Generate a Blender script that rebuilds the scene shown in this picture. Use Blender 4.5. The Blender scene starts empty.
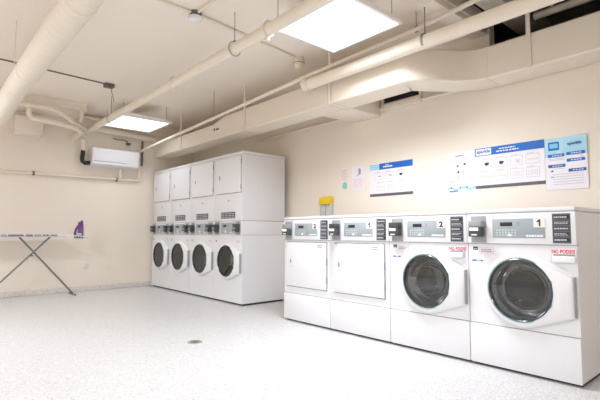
import bpy, bmesh, math, random
from mathutils import Vector, Matrix
random.seed(7)
PI = math.pi
SC = bpy.context.scene
COL = SC.collection

# ------------------------------------------------------------------ materials
def nodes_of(name):
    m = bpy.data.materials.new(name); m.use_nodes = True
    nt = m.node_tree
    return m, nt, nt.nodes['Principled BSDF']

def mat(name, col, rough=.5, metal=0., bump=0., bscale=60., var=0., vscale=8., coat=0.):
    m, nt, b = nodes_of(name)
    b.inputs['Base Color'].default_value = (*col, 1)
    b.inputs['Roughness'].default_value = rough
    b.inputs['Metallic'].default_value = metal
    if coat: b.inputs['Coat Weight'].default_value = coat
    tc = nt.nodes.new('ShaderNodeTexCoord')
    if var:
        n = nt.nodes.new('ShaderNodeTexNoise'); n.inputs['Scale'].default_value = vscale; n.inputs['Detail'].default_value = 4
        nt.links.new(tc.outputs['Object'], n.inputs['Vector'])
        r = nt.nodes.new('ShaderNodeValToRGB')
        r.color_ramp.elements[0].position = .35; r.color_ramp.elements[1].position = .65
        r.color_ramp.elements[0].color = (*[c*(1-var) for c in col], 1)
        r.color_ramp.elements[1].color = (*[min(1, c*(1+var*.4)) for c in col], 1)
        nt.links.new(n.outputs['Fac'], r.inputs['Fac']); nt.links.new(r.outputs['Color'], b.inputs['Base Color'])
    if bump:
        n2 = nt.nodes.new('ShaderNodeTexNoise'); n2.inputs['Scale'].default_value = bscale; n2.inputs['Detail'].default_value = 3
        nt.links.new(tc.outputs['Object'], n2.inputs['Vector'])
        bp = nt.nodes.new('ShaderNodeBump'); bp.inputs['Strength'].default_value = bump; bp.inputs['Distance'].default_value = .01
        nt.links.new(n2.outputs['Fac'], bp.inputs['Height']); nt.links.new(bp.outputs['Normal'], b.inputs['Normal'])
    return m

def terrazzo(name, base, chips, scale, amount, rough=.35):
    m, nt, b = nodes_of(name)
    tc = nt.nodes.new('ShaderNodeTexCoord')
    prev = None
    col = nt.nodes.new('ShaderNodeRGB'); col.outputs[0].default_value = (*base, 1); prev = col.outputs[0]
    for i, (c, sc, th) in enumerate(chips):
        v = nt.nodes.new('ShaderNodeTexVoronoi'); v.inputs['Scale'].default_value = sc*scale
        mp = nt.nodes.new('ShaderNodeMapping'); mp.inputs['Location'].default_value = (i*3.1, i*1.7, i*.9)
        nt.links.new(tc.outputs['Object'], mp.inputs['Vector']); nt.links.new(mp.outputs['Vector'], v.inputs['Vector'])
        sep = nt.nodes.new('ShaderNodeSeparateColor'); nt.links.new(v.outputs['Color'], sep.inputs[0])
        a = nt.nodes.new('ShaderNodeMath'); a.operation = 'LESS_THAN'; a.inputs[1].default_value = th
        nt.links.new(sep.outputs[0], a.inputs[0])
        d = nt.nodes.new('ShaderNodeMath'); d.operation = 'LESS_THAN'; d.inputs[1].default_value = .42
        nt.links.new(v.outputs['Distance'], d.inputs[0])
        mu = nt.nodes.new('ShaderNodeMath'); mu.operation = 'MULTIPLY'
        nt.links.new(a.outputs[0], mu.inputs[0]); nt.links.new(d.outputs[0], mu.inputs[1])
        m2 = nt.nodes.new('ShaderNodeMath'); m2.operation = 'MULTIPLY'; m2.inputs[1].default_value = amount
        nt.links.new(mu.outputs[0], m2.inputs[0])
        mx = nt.nodes.new('ShaderNodeMix'); mx.data_type = 'RGBA'
        nt.links.new(m2.outputs[0], mx.inputs[0]); nt.links.new(prev, mx.inputs[6]); mx.inputs[7].default_value = (*c, 1)
        prev = mx.outputs[2]
    nt.links.new(prev, b.inputs['Base Color'])
    b.inputs['Roughness'].default_value = rough
    return m

def emis(name, col, s):
    m = bpy.data.materials.new(name); m.use_nodes = True; nt = m.node_tree
    b = nt.nodes['Principled BSDF']
    b.inputs['Base Color'].default_value = (.8, .8, .8, 1)
    b.inputs['Emission Color'].default_value = (*col, 1); b.inputs['Emission Strength'].default_value = s
    return m

def glass(name, tint, ior):
    m = bpy.data.materials.new(name); m.use_nodes = True; nt = m.node_tree
    nt.nodes.remove(nt.nodes['Principled BSDF'])
    out = nt.nodes['Material Output']
    tr = nt.nodes.new('ShaderNodeBsdfTransparent'); tr.inputs[0].default_value = (*tint, 1)
    gl = nt.nodes.new('ShaderNodeBsdfGlossy'); gl.inputs['Roughness'].default_value = .02
    fr = nt.nodes.new('ShaderNodeFresnel'); fr.inputs['IOR'].default_value = ior
    mx = nt.nodes.new('ShaderNodeMixShader')
    nt.links.new(fr.outputs[0], mx.inputs[0]); nt.links.new(tr.outputs[0], mx.inputs[1]); nt.links.new(gl.outputs[0], mx.inputs[2])
    nt.links.new(mx.outputs[0], out.inputs['Surface'])
    return m

M = {}
M['wall'] = mat('cream wall paint', (.80, .725, .63), .75, bump=.08, bscale=90)
M['ceil'] = mat('cream ceiling paint', (.83, .76, .67), .8, bump=.08, bscale=60)
M['pipe'] = mat('cream painted metal', (.76, .685, .58), .7, bump=.03, bscale=40)
M['duct'] = mat('cream painted duct', (.75, .675, .57), .75, bump=.04, bscale=15)
M['recess'] = mat('dark ceiling void', (.075, .066, .055), .8, var=.3)  # near black colour stands in for the unlit cavity
M['joist'] = mat('grey brown joist', (.50, .45, .38), .7, var=.2)
M['floor'] = terrazzo('white terrazzo', (.62, .612, .606), [((.44, .41, .37), 1, .32), ((.27, .25, .22), 1.5, .17), ((.74, .73, .72), .7, .3)], 88, .72, .34)
M['base'] = terrazzo('grey terrazzo base', (.68, .64, .60), [((.40, .36, .33), 1, .35), ((.74, .70, .66), .8, .35)], 60, .7, .45)
M['white'] = mat('white enamel', (.755, .755, .775), .32)
M['white2'] = mat('white plastic', (.775, .775, .79), .38)
M['acw'] = mat('aircon plastic', (.72, .72, .74), .45)
M['black'] = mat('black plastic', (.02, .02, .022), .45)
M['dark'] = mat('charcoal plastic', (.055, .058, .06), .4)
M['grey'] = mat('grey console plate', (.33, .37, .39), .4)
M['plate'] = mat('brushed grey plate', (.33, .34, .35), .45, .3)
M['steel'] = mat('brushed steel', (.62, .62, .62), .3, 1.)
M['drum'] = mat('shaded drum steel', (.10, .10, .105), .3, 1.)  # drum wall darkened in colour for the shade inside the bowl
M['drumback'] = mat('drum back steel', (.62, .60, .57), .25, 1.)  # back plate kept paler than the shade-darkened drum wall
M['gasket'] = mat('dark rubber gasket', (.035, .04, .045), .35)
M['rim'] = mat('teal tinted rim', (.02, .07, .08), .18, coat=.6)
M['bowl'] = mat('smoked bowl', (.012, .016, .018), .06, coat=1.)
M['bowlglass'] = glass('smoked bowl glass', (.40, .43, .44), 1.9)
M['card'] = mat('charcoal card', (.10, .10, .115), .5)
M['ink_w'] = mat('white ink', (.80, .80, .80), .6)
M['ink_k'] = mat('black ink', (.03, .03, .035), .6)
M['ink_g'] = mat('grey ink', (.30, .30, .34), .6)
M['ink_lg'] = mat('pale grey ink', (.50, .50, .54), .6)
M['ink_r'] = mat('red ink', (.70, .01, .07), .6)
M['ink_p'] = mat('pink ink', (.80, .45, .48), .6)
M['ink_b'] = mat('blue ink', (.004, .13, .50), .5)
M['ink_db'] = mat('deep blue ink', (.02, .10, .38), .5)
M['ink_lb'] = mat('light blue ink', (.20, .55, .80), .5)
M['ink_gr'] = mat('green ink', (.28, .58, .48), .6)
M['ink_y'] = mat('ochre ink', (.75, .62, .40), .6)
M['paper'] = mat('white paper', (.78, .755, .79), .6)
M['paper_c'] = mat('cream paper', (.80, .745, .70), .7)
M['key'] = mat('pale keys', (.60, .66, .68), .5)
M['led'] = emis('green indicator', (.45, .9, .15), .4)
M['slot'] = emis('lit card slot', (.65, .85, .15), .3)
M['slotw'] = emis('white lit card slot', (.85, .95, .8), .55)
M['seal'] = mat('door edge grey', (.30, .29, .30), .5)
M['line'] = mat('painted seam shade', (.30, .29, .29), .7)  # mid grey that paints the shade in seams and door gaps
for nm, st in (('diffuser', .95),): M[nm] = emis('led '+nm, (.94, .985, 1.06), st)
M['frame'] = mat('white light frame', (.80, .79, .77), .4)
M['wire'] = mat('galvanised wire', (.30, .28, .25), .5, .6)
M['brown'] = mat('dark conduit', (.20, .165, .13), .6)
M['ins'] = mat('black foam insulation', (.025, .025, .027), .8, bump=.2)
M['gpipe'] = mat('dark grey pipe', (.13, .12, .11), .6)
M['yellow'] = mat('yellow plastic', (.74, .54, .01), .4)
M['acryl'] = mat('cloudy grey plastic', (.52, .51, .49), .25)
M['leg'] = mat('grey steel tube', (.20, .20, .20), .4, .5)
M['purple'] = mat('purple plastic', (.14, .045, .19), .25)
M['lilac'] = mat('pale lilac plastic', (.62, .54, .68), .3)
M['drain'] = mat('worn brass drain', (.46, .38, .31), .5, .3, var=.3, vscale=60)
M['outlet'] = mat('outlet plastic', (.74, .71, .68), .4)

def board_mat():
    m, nt, b = nodes_of('lilac patterned cover')
    tc = nt.nodes.new('ShaderNodeTexCoord'); v = nt.nodes.new('ShaderNodeTexNoise'); v.inputs['Scale'].default_value = 13
    mp = nt.nodes.new('ShaderNodeMapping'); mp.inputs['Scale'].default_value = (1, .5, .3)
    nt.links.new(tc.outputs['Object'], mp.inputs[0]); nt.links.new(mp.outputs[0], v.inputs['Vector'])
    r = nt.nodes.new('ShaderNodeValToRGB'); r.color_ramp.interpolation = 'CONSTANT'
    e = r.color_ramp.elements; e[0].color = (.22, .19, .25, 1); e[1].position = .50; e[1].color = (.75, .73, .75, 1)
    k = e.new(.58); k.color = (.40, .36, .44, 1)
    nt.links.new(v.outputs['Fac'], r.inputs[0]); nt.links.new(r.outputs[0], b.inputs['Base Color']); b.inputs['Roughness'].default_value = .8
    return m
M['cover'] = board_mat()

# ------------------------------------------------------------------ mesh helper
class MB:
    def __init__(s): s.bm = bmesh.new(); s.mats = []; s.cur = 0
    def m(s, name):
        mt = M[name]
        if mt not in s.mats: s.mats.append(mt)
        s.cur = s.mats.index(mt); return s
    def _set(s, faces):
        for f in faces: f.material_index = s.cur
    def box(s, x0, x1, y0, y1, z0, z1, bev=0., seg=2, mtx=None):
        r = bmesh.ops.create_cube(s.bm, size=1.)
        vs = r['verts']
        for v in vs:
            v.co = Vector(((x0+x1)/2+v.co.x*(x1-x0), (y0+y1)/2+v.co.y*(y1-y0), (z0+z1)/2+v.co.z*(z1-z0)))
        fs = set(f for v in vs for f in v.link_faces)
        if bev:
            es = list(set(e for v in vs for e in v.link_edges))
            r = bmesh.ops.bevel(s.bm, geom=es, offset=bev, segments=seg, profile=.5, affect='EDGES')
            fs = set(r['faces']) | set(f for f in fs if f.is_valid)
            vs = set(v for f in fs for v in f.verts)
            fs = set(f for v in vs for f in v.link_faces)
        s._set(fs)
        if mtx:
            for v in set(v for f in fs for v in f.verts): v.co = mtx @ v.co
        return s
    def face(s, pts):
        vs = [s.bm.verts.new(p) for p in pts]
        f = s.bm.faces.new(vs); f.material_index = s.cur; return f
    def tube(s, path, r, seg=14, caps=True, radii=None, squash=None):
        pts = [Vector(p) for p in path]; rings = []
        up = None
        for i, p in enumerate(pts):
            if i == 0: t = pts[1]-p
            elif i == len(pts)-1: t = p-pts[i-1]
            else: t = (p-pts[i-1]).normalized()+(pts[i+1]-p).normalized()
            t.normalize()
            if up is None:
                up = Vector((0, 0, 1)) if abs(t.z) < .9 else Vector((1, 0, 0))
            n = (up - t*up.dot(t)).normalized(); up = n; b = t.cross(n)
            rr = radii[i] if radii else r
            k = 1.
            if 0 < i < len(pts)-1:
                c = (p-pts[i-1]).normalized().dot((pts[i+1]-p).normalized()); k = 1/max(.5, math.sqrt((1+c)/2))
            rings.append([s.bm.verts.new(p + rr*(math.cos(a)*n + math.sin(a)*b)) for a in (2*PI*j/seg for j in range(seg))])
        for a, b_ in zip(rings, rings[1:]):
            for j in range(seg):
                f = s.bm.faces.new((a[j], a[(j+1) % seg], b_[(j+1) % seg], b_[j])); f.material_index = s.cur
        if caps:
            f = s.bm.faces.new(list(reversed(rings[0]))); f.material_index = s.cur
            f = s.bm.faces.new(rings[-1]); f.material_index = s.cur
        return s
    def lathe(s, prof, org, axis='y', seg=40, close=False):
        # prof: list of (radius, along)
        org = Vector(org); rings = []
        for r, h in prof:
            ring = []
            for j in range(seg):
                a = 2*PI*j/seg; c, d = r*math.cos(a), r*math.sin(a)
                v = {'y': Vector((c, h, d)), 'z': Vector((c, d, h)), 'x': Vector((h, c, d))}[axis]
                ring.append(s.bm.verts.new(org+v))
            rings.append(ring)
        pr = list(zip(rings, rings[1:]))
        if close: pr.append((rings[-1], rings[0]))
        for a, b in pr:
            for j in range(seg):
                f = s.bm.faces.new((a[j], a[(j+1) % seg], b[(j+1) % seg], b[j])); f.material_index = s.cur
        if not close:
            for rg in (rings[0], rings[-1]):
                f = s.bm.faces.new(rg); f.material_index = s.cur
        return s
    def prism(s, pts, d0, d1, bev=0., seg=2):
        # pts in (x,z), extruded along y
        a = [s.bm.verts.new((x, d0, z)) for x, z in pts]; b = [s.bm.verts.new((x, d1, z)) for x, z in pts]
        fs = [s.bm.faces.new(a), s.bm.faces.new(list(reversed(b)))]
        n = len(pts)
        for i in range(n): fs.append(s.bm.faces.new((a[i], b[i], b[(i+1) % n], a[(i+1) % n])))
        s._set(fs)
        if bev:
            es = list(fs[0].edges)
            r = bmesh.ops.bevel(s.bm, geom=es, offset=bev, segments=seg, profile=.5, affect='EDGES')
            s._set(r['faces'])
        return s
    def text(s, txt, x0, x1, z0, z1, y, bold=.0, th=.0004):
        cu = bpy.data.curves.new('t', 'FONT'); cu.body = txt; cu.size = 1; cu.offset = bold; cu.resolution_u = 2
        ob = bpy.data.objects.new('t', cu); COL.objects.link(ob)
        dg = bpy.context.evaluated_depsgraph_get(); dg.update()
        me = bpy.data.meshes.new_from_object(ob.evaluated_get(dg))
        xs = [v.co.x for v in me.vertices]; ys = [v.co.y for v in me.vertices]
        ax, bx, ay, by = min(xs), max(xs), min(ys), max(ys)
        vs = [s.bm.verts.new((x0+(v.co.x-ax)/(bx-ax)*(x1-x0), y-th, z0+(v.co.y-ay)/(by-ay)*(z1-z0))) for v in me.vertices]
        for p in me.polygons:
            try:
                f = s.bm.faces.new([vs[i] for i in p.vertices]); f.material_index = s.cur
            except ValueError: pass
        bpy.data.objects.remove(ob); bpy.data.curves.remove(cu); bpy.data.meshes.remove(me)
        return s
    def build(s, name, mt=None, parent=None, smooth=35.):
        if mt: s.mats = [M[mt]]
        bm = s.bm
        bmesh.ops.recalc_face_normals(bm, faces=bm.faces)
        for f in bm.faces: f.smooth = True
        for e in bm.edges:
            e.smooth = len(e.link_faces) == 2 and e.calc_face_angle(4.) < math.radians(smooth)
        me = bpy.data.meshes.new(name); bm.to_mesh(me); bm.free()
        for x in s.mats: me.materials.append(x)
        o = bpy.data.objects.new(name, me); COL.objects.link(o)
        if parent: o.parent = parent
        return o

def tag(o, label, cat, group=None):
    o['label'] = label; o['category'] = cat
    if group: o['group'] = group
    return o
def thing(name, label, cat, loc, rz=0, group=None):
    o = bpy.data.objects.new(name, None); COL.objects.link(o); o.empty_display_size = .1
    o.location = loc; o.rotation_euler = (0, 0, rz)
    return tag(o, label, cat, group)
def struct(o): o['kind'] = 'structure'; return o
def dup(o, parent=None):
    c = o.copy(); COL.objects.link(c)
    if parent: c.parent = parent
    for ch in list(o.children): dup(ch, c)
    return c
def lab(o, l): o['label'] = l; return o
def arc(c, r, a0, a1, n, plane='xz'):
    out = []
    for i in range(n+1):
        a = math.radians(a0+(a1-a0)*i/n); p, q = r*math.cos(a), r*math.sin(a)
        out.append({'xz': (c[0]+p, c[1], c[2]+q), 'yz': (c[0], c[1]+p, c[2]+q), 'xy': (c[0]+p, c[1]+q, c[2])}[plane])
    return out

# ------------------------------------------------------------------ room
XW, YB, ZC = 3.85, 7.33, 2.757
XL, YF = -1.9, -3.4
def simple(name, bx, mt, bev=0.):
    b = MB(); b.box(*bx, bev); return b.build(name, mt)
struct(simple('floor', (XL, XW, YF, YB, -.1, 0), 'floor'))
b = MB()                                   # ceiling slab with a rectangular opening beside the right wall
OX, OY0, OY1 = 2.93, -1.6, 1.765
b.m('ceil'); b.box(XL, OX, YF, YB, ZC, ZC+.12); b.box(OX, XW, OY1, YB, ZC, ZC+.12); b.box(OX, XW, YF, OY0, ZC, ZC+.12)
struct(b.build('ceiling'))
b = MB(); b.m('recess')
b.box(OX-.02, 4.62, OY0-.02, OY1+.32, 3.25, 3.3); b.box(4.5, 4.6, OY0-1.9, OY1+.3, 2.4, 3.25); b.box(XW+.1, 4.6, OY0-1.9, OY1+.3, 2.35, 2.45); b.box(XW+.1, 4.6, OY1+.19, OY1+.3, 2.45, 3.25); b.box(XW+.1, 4.6, YF-.1, YF, 2.45, 3.25); b.box(XW+.1, 4.6, YF, OY0-.02, 3.2, 3.3); b.box(OX-.03, OX-.003, OY0, OY1+.02, ZC+.125, 3.25)
b.box(OX, 4.5, OY1+.003, OY1+.03, ZC+.125, 3.25); b.box(OX, XW, OY0-.03, OY0-.003, ZC+.125, 3.25)
struct(b.build('ceiling_void'))
b = MB(); b.m('wall'); b.box(XW, XW+.1, YF, OY1, 0, 2.45); b.box(XW, XW+.1, OY1, YB+.1, 0, ZC+.12)   # low wall top where the void opens above it
struct(b.build('wall_right'))
struct(simple('wall_back', (XL-.1, XW, YB, YB+.1, 0, ZC+.12), 'wall'))
struct(simple('wall_left', (XL-.1, XL, YF, YB, 0, ZC+.12), 'wall'))
struct(simple('wall_front', (XL-.1, XW+.1, YF-.1, YF, 0, 3.25), 'wall'))
struct(simple('baseboard_back', (XL, XW, YB-.012, YB, 0, .082), 'base', .003))
struct(simple('baseboard_left', (XL, XL+.012, YF, YB-.013, 0, .082), 'base', .003))
struct(simple('baseboard_right', (XW-.012, XW, YF, YB-.013, 0, .082), 'base', .003))
struct(simple('trim_1', (XL, 1.815, 6.73, YB, 2.645, ZC), 'ceil'))           # soffit across the back corner
for i, (y0, y1) in enumerate(((1.775, 1.925),)):
    tag(simple('ceiling_beam', (2.945, XW-.001, y0, y1, ZC-.06, ZC-.0005), 'ceil', .003), 'pale flat beam under the ceiling in front of the dark opening', 'beam')
for i, (y0, y1, lbl) in enumerate(((1.46, 1.63, 'grey brown joist across the dark ceiling opening, nearest the pale beam'), (.72, .88, 'grey brown joist deep in the dark ceiling opening at right edge'))):
    tag(simple('ceiling_joist', (OX+.001, 4.499, y0, y1, ZC-.012, ZC+.16), 'joist', .003), lbl, 'joist', 'joists in the ceiling opening')
b = MB(); b.tube([(3.72, -1.5, 2.66), (3.72, 1.33, 2.66)], .03)
for yy in (-1.2, 1.2): b.box(3.712, 3.728, yy-.01, yy+.01, 2.68, 3.25)
tag(b.build('support_rail', 'joist'), 'grey rail running above the rectangular duct inside dark ceiling opening', 'rail')

# ------------------------------------------------------------------ ceiling lights
def light(loc, w, l, label, watt=24., spread=180.):
    t = thing('ceiling_light', label, 'ceiling light', loc, 0, 'square LED panels')
    b = MB(); fw = .028
    b.box(-w/2, w/2, -l/2, -l/2+fw, -.012, .022, .004); b.box(-w/2, w/2, l/2-fw, l/2, -.012, .022, .004)
    b.box(-w/2, -w/2+fw, -l/2+fw, l/2-fw, -.012, .022, .004); b.box(w/2-fw, w/2, -l/2+fw, l/2-fw, -.012, .022, .004)
    b.box(-w/2+.06, w/2-.06, -l/2+.06, l/2-.06, .0125, .05)
    b.build('frame', 'frame', t)
    b = MB(); b.box(-w/2+fw, w/2-fw, -l/2+fw, l/2-fw, -.004, .012); b.build('diffuser', 'diffuser', t)
    ld = bpy.data.lights.new('panel_lamp', 'AREA'); ld.shape = 'RECTANGLE'; ld.size = w-2*fw; ld.size_y = l-2*fw; ld.energy = watt; ld.color = (.925, .985, 1.09)
    ld.spread = math.radians(spread)
    lo = bpy.data.objects.new('panel_lamp', ld); COL.objects.link(lo); lo.parent = t; lo.location = (0, 0, -.006)
    for sx in (-1, 1):
        for sy in (-1, 1):
            b = MB(); x, y = sx*(w/2-.06), sy*(l/2-.06)
            b.tube([(x, y, .055), (x, y, ZC-loc[2])], .003, 6); b.build('hanger_rod', 'wire', t)
    return t
light((2.385, 2.30, 2.515), .745, .745, 'large bright square panel above the front machines', 24., 148.)
light((2.43, 6.44, 2.515), .745, .80, 'bright square panel hanging near the back wall above the wall air conditioner', 3., 130.)
light((-.45, .85, 2.515), .745, .745, 'added unseen square panel left of the viewpoint', 21., 180.)  # out of view panel added to brighten the machine fronts
light((-.8, 4.6, 2.515), .745, .745, 'added unseen square panel left of the round duct', 41., 172.)  # out of view panel added to lift the back wall and towers
light((-.45, -1.9, 2.515), .745, .745, 'added unseen square panel behind the viewpoint', 32., 180.)  # out of view panel added for more bounce on walls and ceiling

# ------------------------------------------------------------------ machines (local: x right along the front, y into the machine, z up)
def mach(name, label, cat, X, Yleft, W, D, group):
    # base centre of the machine
    return thing(name, label, cat, (X+D/2, Yleft-W/2, 0), -PI/2, group)

def panel_hole(b, x0, x1, z0, z1, cx, cz, r, y, n=48):
    # flat panel with a round hole
    per = []
    for i in range(n):
        a = 2*PI*i/n; dx, dz = math.cos(a), math.sin(a)
        t = min((x1-cx)/dx if dx > 1e-9 else 1e9, (x0-cx)/dx if dx < -1e-9 else 1e9, (z1-cz)/dz if dz > 1e-9 else 1e9, (z0-cz)/dz if dz < -1e-9 else 1e9)
        per.append((cx+dx*t, cz+dz*t))
    for cxx, czz in ((x0, z0), (x1, z0), (x0, z1), (x1, z1)):   # snap nearest to corners
        k = min(range(n), key=lambda i: (per[i][0]-cxx)**2+(per[i][1]-czz)**2); per[k] = (cxx, czz)
    A = [b.bm.verts.new((p[0], y, p[1])) for p in per]
    C = [b.bm.verts.new((cx+r*math.cos(2*PI*i/n), y, cz+r*math.sin(2*PI*i/n))) for i in range(n)]
    C2 = [b.bm.verts.new((cx+r*math.cos(2*PI*i/n), y+.05, cz+r*math.sin(2*PI*i/n))) for i in range(n)]
    for i in range(n):
        j = (i+1) % n
        for q in ((A[i], A[j], C[j], C[i]), (C[i], C[j], C2[j], C2[i])):
            f = b.bm.faces.new(q); f.material_index = b.cur

def shell(b, x0, x1, y0, y1, z0, z1):
    # box open at the front
    P = lambda x, y, z: (x, y, z)
    b.face([P(x0, y1, z0), P(x1, y1, z0), P(x1, y1, z1), P(x0, y1, z1)])
    b.face([P(x0, y0, z0), P(x0, y1, z0), P(x0, y1, z1), P(x0, y0, z1)])
    b.face([P(x1, y0, z0), P(x1, y0, z1), P(x1, y1, z1), P(x1, y1, z0)])
    b.face([P(x0, y0, z1), P(x0, y1, z1), P(x1, y1, z1), P(x1, y0, z1)])
    b.face([P(x0, y0, z0), P(x1, y0, z0), P(x1, y1, z0), P(x0, y1, z0)])

def porthole_door(t, W, D, cu, cz, gl=True):
    """round glass door on a white tapering door panel, with bowl and drum behind"""
    o = lambda u: u-W/2
    y = -D/2
    cx = o(cu); R = .238; r = .200
    # outline: circle hulled with the straight right edge
    xr = o(W-.018); zt, zb = cz+.105, cz-.14
    outer = []
    def tang(px, pz, sign):
        dx, dz = px-cx, pz-cz; d = math.hypot(dx, dz); th = math.atan2(dz, dx); al = math.acos(R/d)
        return th+sign*al
    a_top = tang(xr, zt, 1); a_bot = tang(xr, zb, -1)
    n = 40
    a1 = a_top; a2 = a_bot+2*PI
    for i in range(n+1):
        a = a1+(a2-a1)*i/n; outer.append((cx+R*math.cos(a), cz+R*math.sin(a)))
    outer.append((xr, zb)); outer.append((xr, zt))
    b = MB(); b.m('white2')
    N = len(outer)
    def loop(sc_in, yy):
        res = []
        for x, z in outer:
            dx, dz = x-cx, z-cz; d = math.hypot(dx, dz); k = (d-sc_in)/d
            res.append(b.bm.verts.new((cx+dx*k, yy, cz+dz*k)))
        return res
    L0 = loop(-.004, y-.002); L1 = loop(0, y-.022); L2 = loop(.008, y-.036); L3 = loop(.022, y-.044)
    C0 = []; C1 = []; C2 = []
    for x, z in outer:
        a = math.atan2(z-cz, x-cx); ca, sa = math.cos(a), math.sin(a)
        C0.append(b.bm.verts.new((cx+(r+.008)*ca, y-.046, cz+(r+.008)*sa)))
        C1.append(b.bm.verts.new((cx+r*ca, y-.040, cz+r*sa)))
        C2.append(b.bm.verts.new((cx+r*ca, y-.002, cz+r*sa)))
    seq = [L0, L1, L2, L3, C0, C1, C2]
    for A, B in zip(seq, seq[1:]):
        for i in range(N):
            j = (i+1) % N
            f = b.bm.faces.new((A[i], A[j], B[j], B[i])); f.material_index = b.cur
    d = b.build('door', None, t, 40)
    b = MB(); b.lathe([(.200, -.038), (.198, -.049), (.194, -.052), (.189, -.048), (.187, -.030), (.200, -.010)], (cx, y, cz), 'y', 48, True)
    b.build('door_rim', 'rim', d)
    # inner bowl, a dark hollow with a bright lip
    b = MB(); b.m('gasket'); b.lathe([(.199, -.008), (.184, .0), (.176, .03), (.172, .075), (.18, .08), (.20, .06)], (cx, y, cz), 'y', 48, True)
    b.build('door_gasket', None, t)
    b = MB(); b.m('bowlglass'); b.lathe([(.1875, -.040), (.178, -.020), (.170, .02), (.160, .062), (.145, .092), (.115, .114), (.07, .126), (.03, .130), (.004, .131)], (cx, y, cz), 'y', 48)
    lab(b.build('door_glass', None, d), 'smoked bowl shaped door glass')
    b = MB(); b.m('drum')
    b.lathe([(.17, .082), (.235, .09), (.24, .10), (.24, .42), (.03, .45), (.03, .455), (.245, .425), (.245, .095), (.235, .085)], (cx, y, cz), 'y', 40, True)
    b.m('drumback'); b.lathe([(.15, .418), (.15, .412), (.05, .400), (.004, .398)], (cx, y, cz), 'y', 32)
    b.m('drum')
    for k in range(3):
        a = PI/2+k*2*PI/3
        b.tube([(cx+.215*math.cos(a), y+.10, cz+.215*math.sin(a)), (cx+.215*math.cos(a), y+.42, cz+.215*math.sin(a))], .025, 8)
    b.build('drum', None, t)
    b = MB(); b.m('seal'); b.box(xr-.001, xr+.006, y-.034, y-.006, zb+.006, zt-.004, .002)
    b.m('ink_lg')
    for k in range(14):
        z = zb+.018+k*(zt-zb-.03)/14; b.box(xr+.0058, xr+.0066, y-.030, y-.014, z, z+.006)
    b.build('door_grip', None, d)
    return d

def bars(b, u0, u1, z0, z1, y, rows, o, fill=.55, jitter=True, words=True):
    """rows of tiny printed marks standing for lettering too small to read"""
    h = (z1-z0)/rows
    for r in range(rows):
        z = z0+h*(r+.5-fill/2); u = u0
        end = u1-(random.random()*.25*(u1-u0) if jitter else 0)
        while u < end-1e-4:
            w = min(end-u, (u1-u0)*random.uniform(.08, .22)) if words else end-u
            b.box(o(u), o(u+w), y-.0006, y+.0002, z, z+h*fill); u += w+(u1-u0)*.035
    return b

def reader(t, W, D, u0, u1, z0, z1, style, plate=None):
    o = lambda u: u-W/2; y = -D/2-.012
    p = MB(); pu = plate or (u0-.004, u1+.004, z0-.04, z1+.033)
    p.box(o(pu[0]), o(pu[1]), y-.003, y+.002, pu[2], pu[3], .0008); pl = p.build('reader_plate', 'plate', t)
    b = MB(); zm = z0+(z1-z0)*.5
    top = {'silver': 'plate', 'dark': 'dark', 'plain': 'dark'}[style]
    b.m(top); b.box(o(u0), o(u1), y-.055, y-.003, zm+.012, z1, .006)
    b.m('dark'); b.box(o(u0+.002), o(u1-.002), y-.058, y-.003, z0, zm+.011, .005)
    b.build('card_reader', None, pl)
    b = MB(); b.box(o(u0+.012), o(u1-.022), y-.0605, y-.0575, zm-.014, zm+.006, .001); b.build('card_slot', {'silver': 'slotw', 'dark': 'slot', 'plain': 'ink_g'}[style], pl)
    b = MB(); b.box(o(u0+.025), o(u1-.03), y-.0605, y-.0575, z0+.008, z0+.017, .0006); b.build('reader_legend', 'ink_w', pl)

def display(t, W, D, u0, u1, z0, z1, num, k=1.):
    o = lambda u: u-W/2; y = -D/2-.012; w = u1-u0; h = z1-z0
    b = MB(); b.box(o(u0), o(u1), y-.003, y+.001, z0, z1, .0008); d = b.build('display_panel', 'grey', t)
    yy = y-.003
    b = MB(); b.m('black'); b.box(o(u0+w*.16), o(u0+w*.40), yy-.0015, yy+.001, z0+h*.62, z0+h*.82, .0005)
    b.m('ink_g'); b.box(o(u0+w*.50), o(u0+w*.54), yy-.001, yy+.001, z0+h*.64, z0+h*.84)
    b.build('screen', None, d)
    b = MB(); b.m('key')
    for r in range(3):
        for c in range(7): b.box(o(u0+w*(.08+.06*c)), o(u0+w*(.105+.06*c)), yy-.0012, yy+.001, z0+h*(.12+.13*r), z0+h*(.18+.13*r))
    b.build('keypad', None, d)
    b = MB(); b.box(o(u0+w*.31), o(u0+w*.37), yy-.0014, yy+.001, z0+h*.1, z0+h*.2); b.build('indicator_light', 'led', d)
    b = MB(); b.m('ink_w'); bars(b, u0+w*.66, u1-w*.03, z0+h*.05, z0+h*.17, yy, 1, o, .8, False); b.build('maker_lettering', None, d)
    if num:
        b = MB(); b.m('paper_c' if num[1] else 'paper'); nu0, nu1, nz0, nz1 = u0+w*.80, u1+.002, z0+h*.54, z1-.001
        b.box(o(nu0), o(nu1), yy-.0012, yy+.001, nz0, nz1)
        b.m('ink_k'); da, db, hz = nz0+.007, nz1-.006, nz1-nz0-.013
        if num[0] == '1':
            c0 = o((nu0+nu1)/2)
            b.prism([(c0-.002, da), (c0+.0075, da), (c0+.0075, db), (c0-.001, db), (c0-.014, db-.012), (c0-.014, db-.021), (c0-.002, db-.014)], yy-.0018, yy-.001)
        else: b.text(num[0], o(nu0+(nu1-nu0)*.26), o(nu1-(nu1-nu0)*.24), da, db, yy-.0012, .05)
        lab(b.build('number_sticker', None, d), 'pale square sticker with a black ' + num[0])

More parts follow.
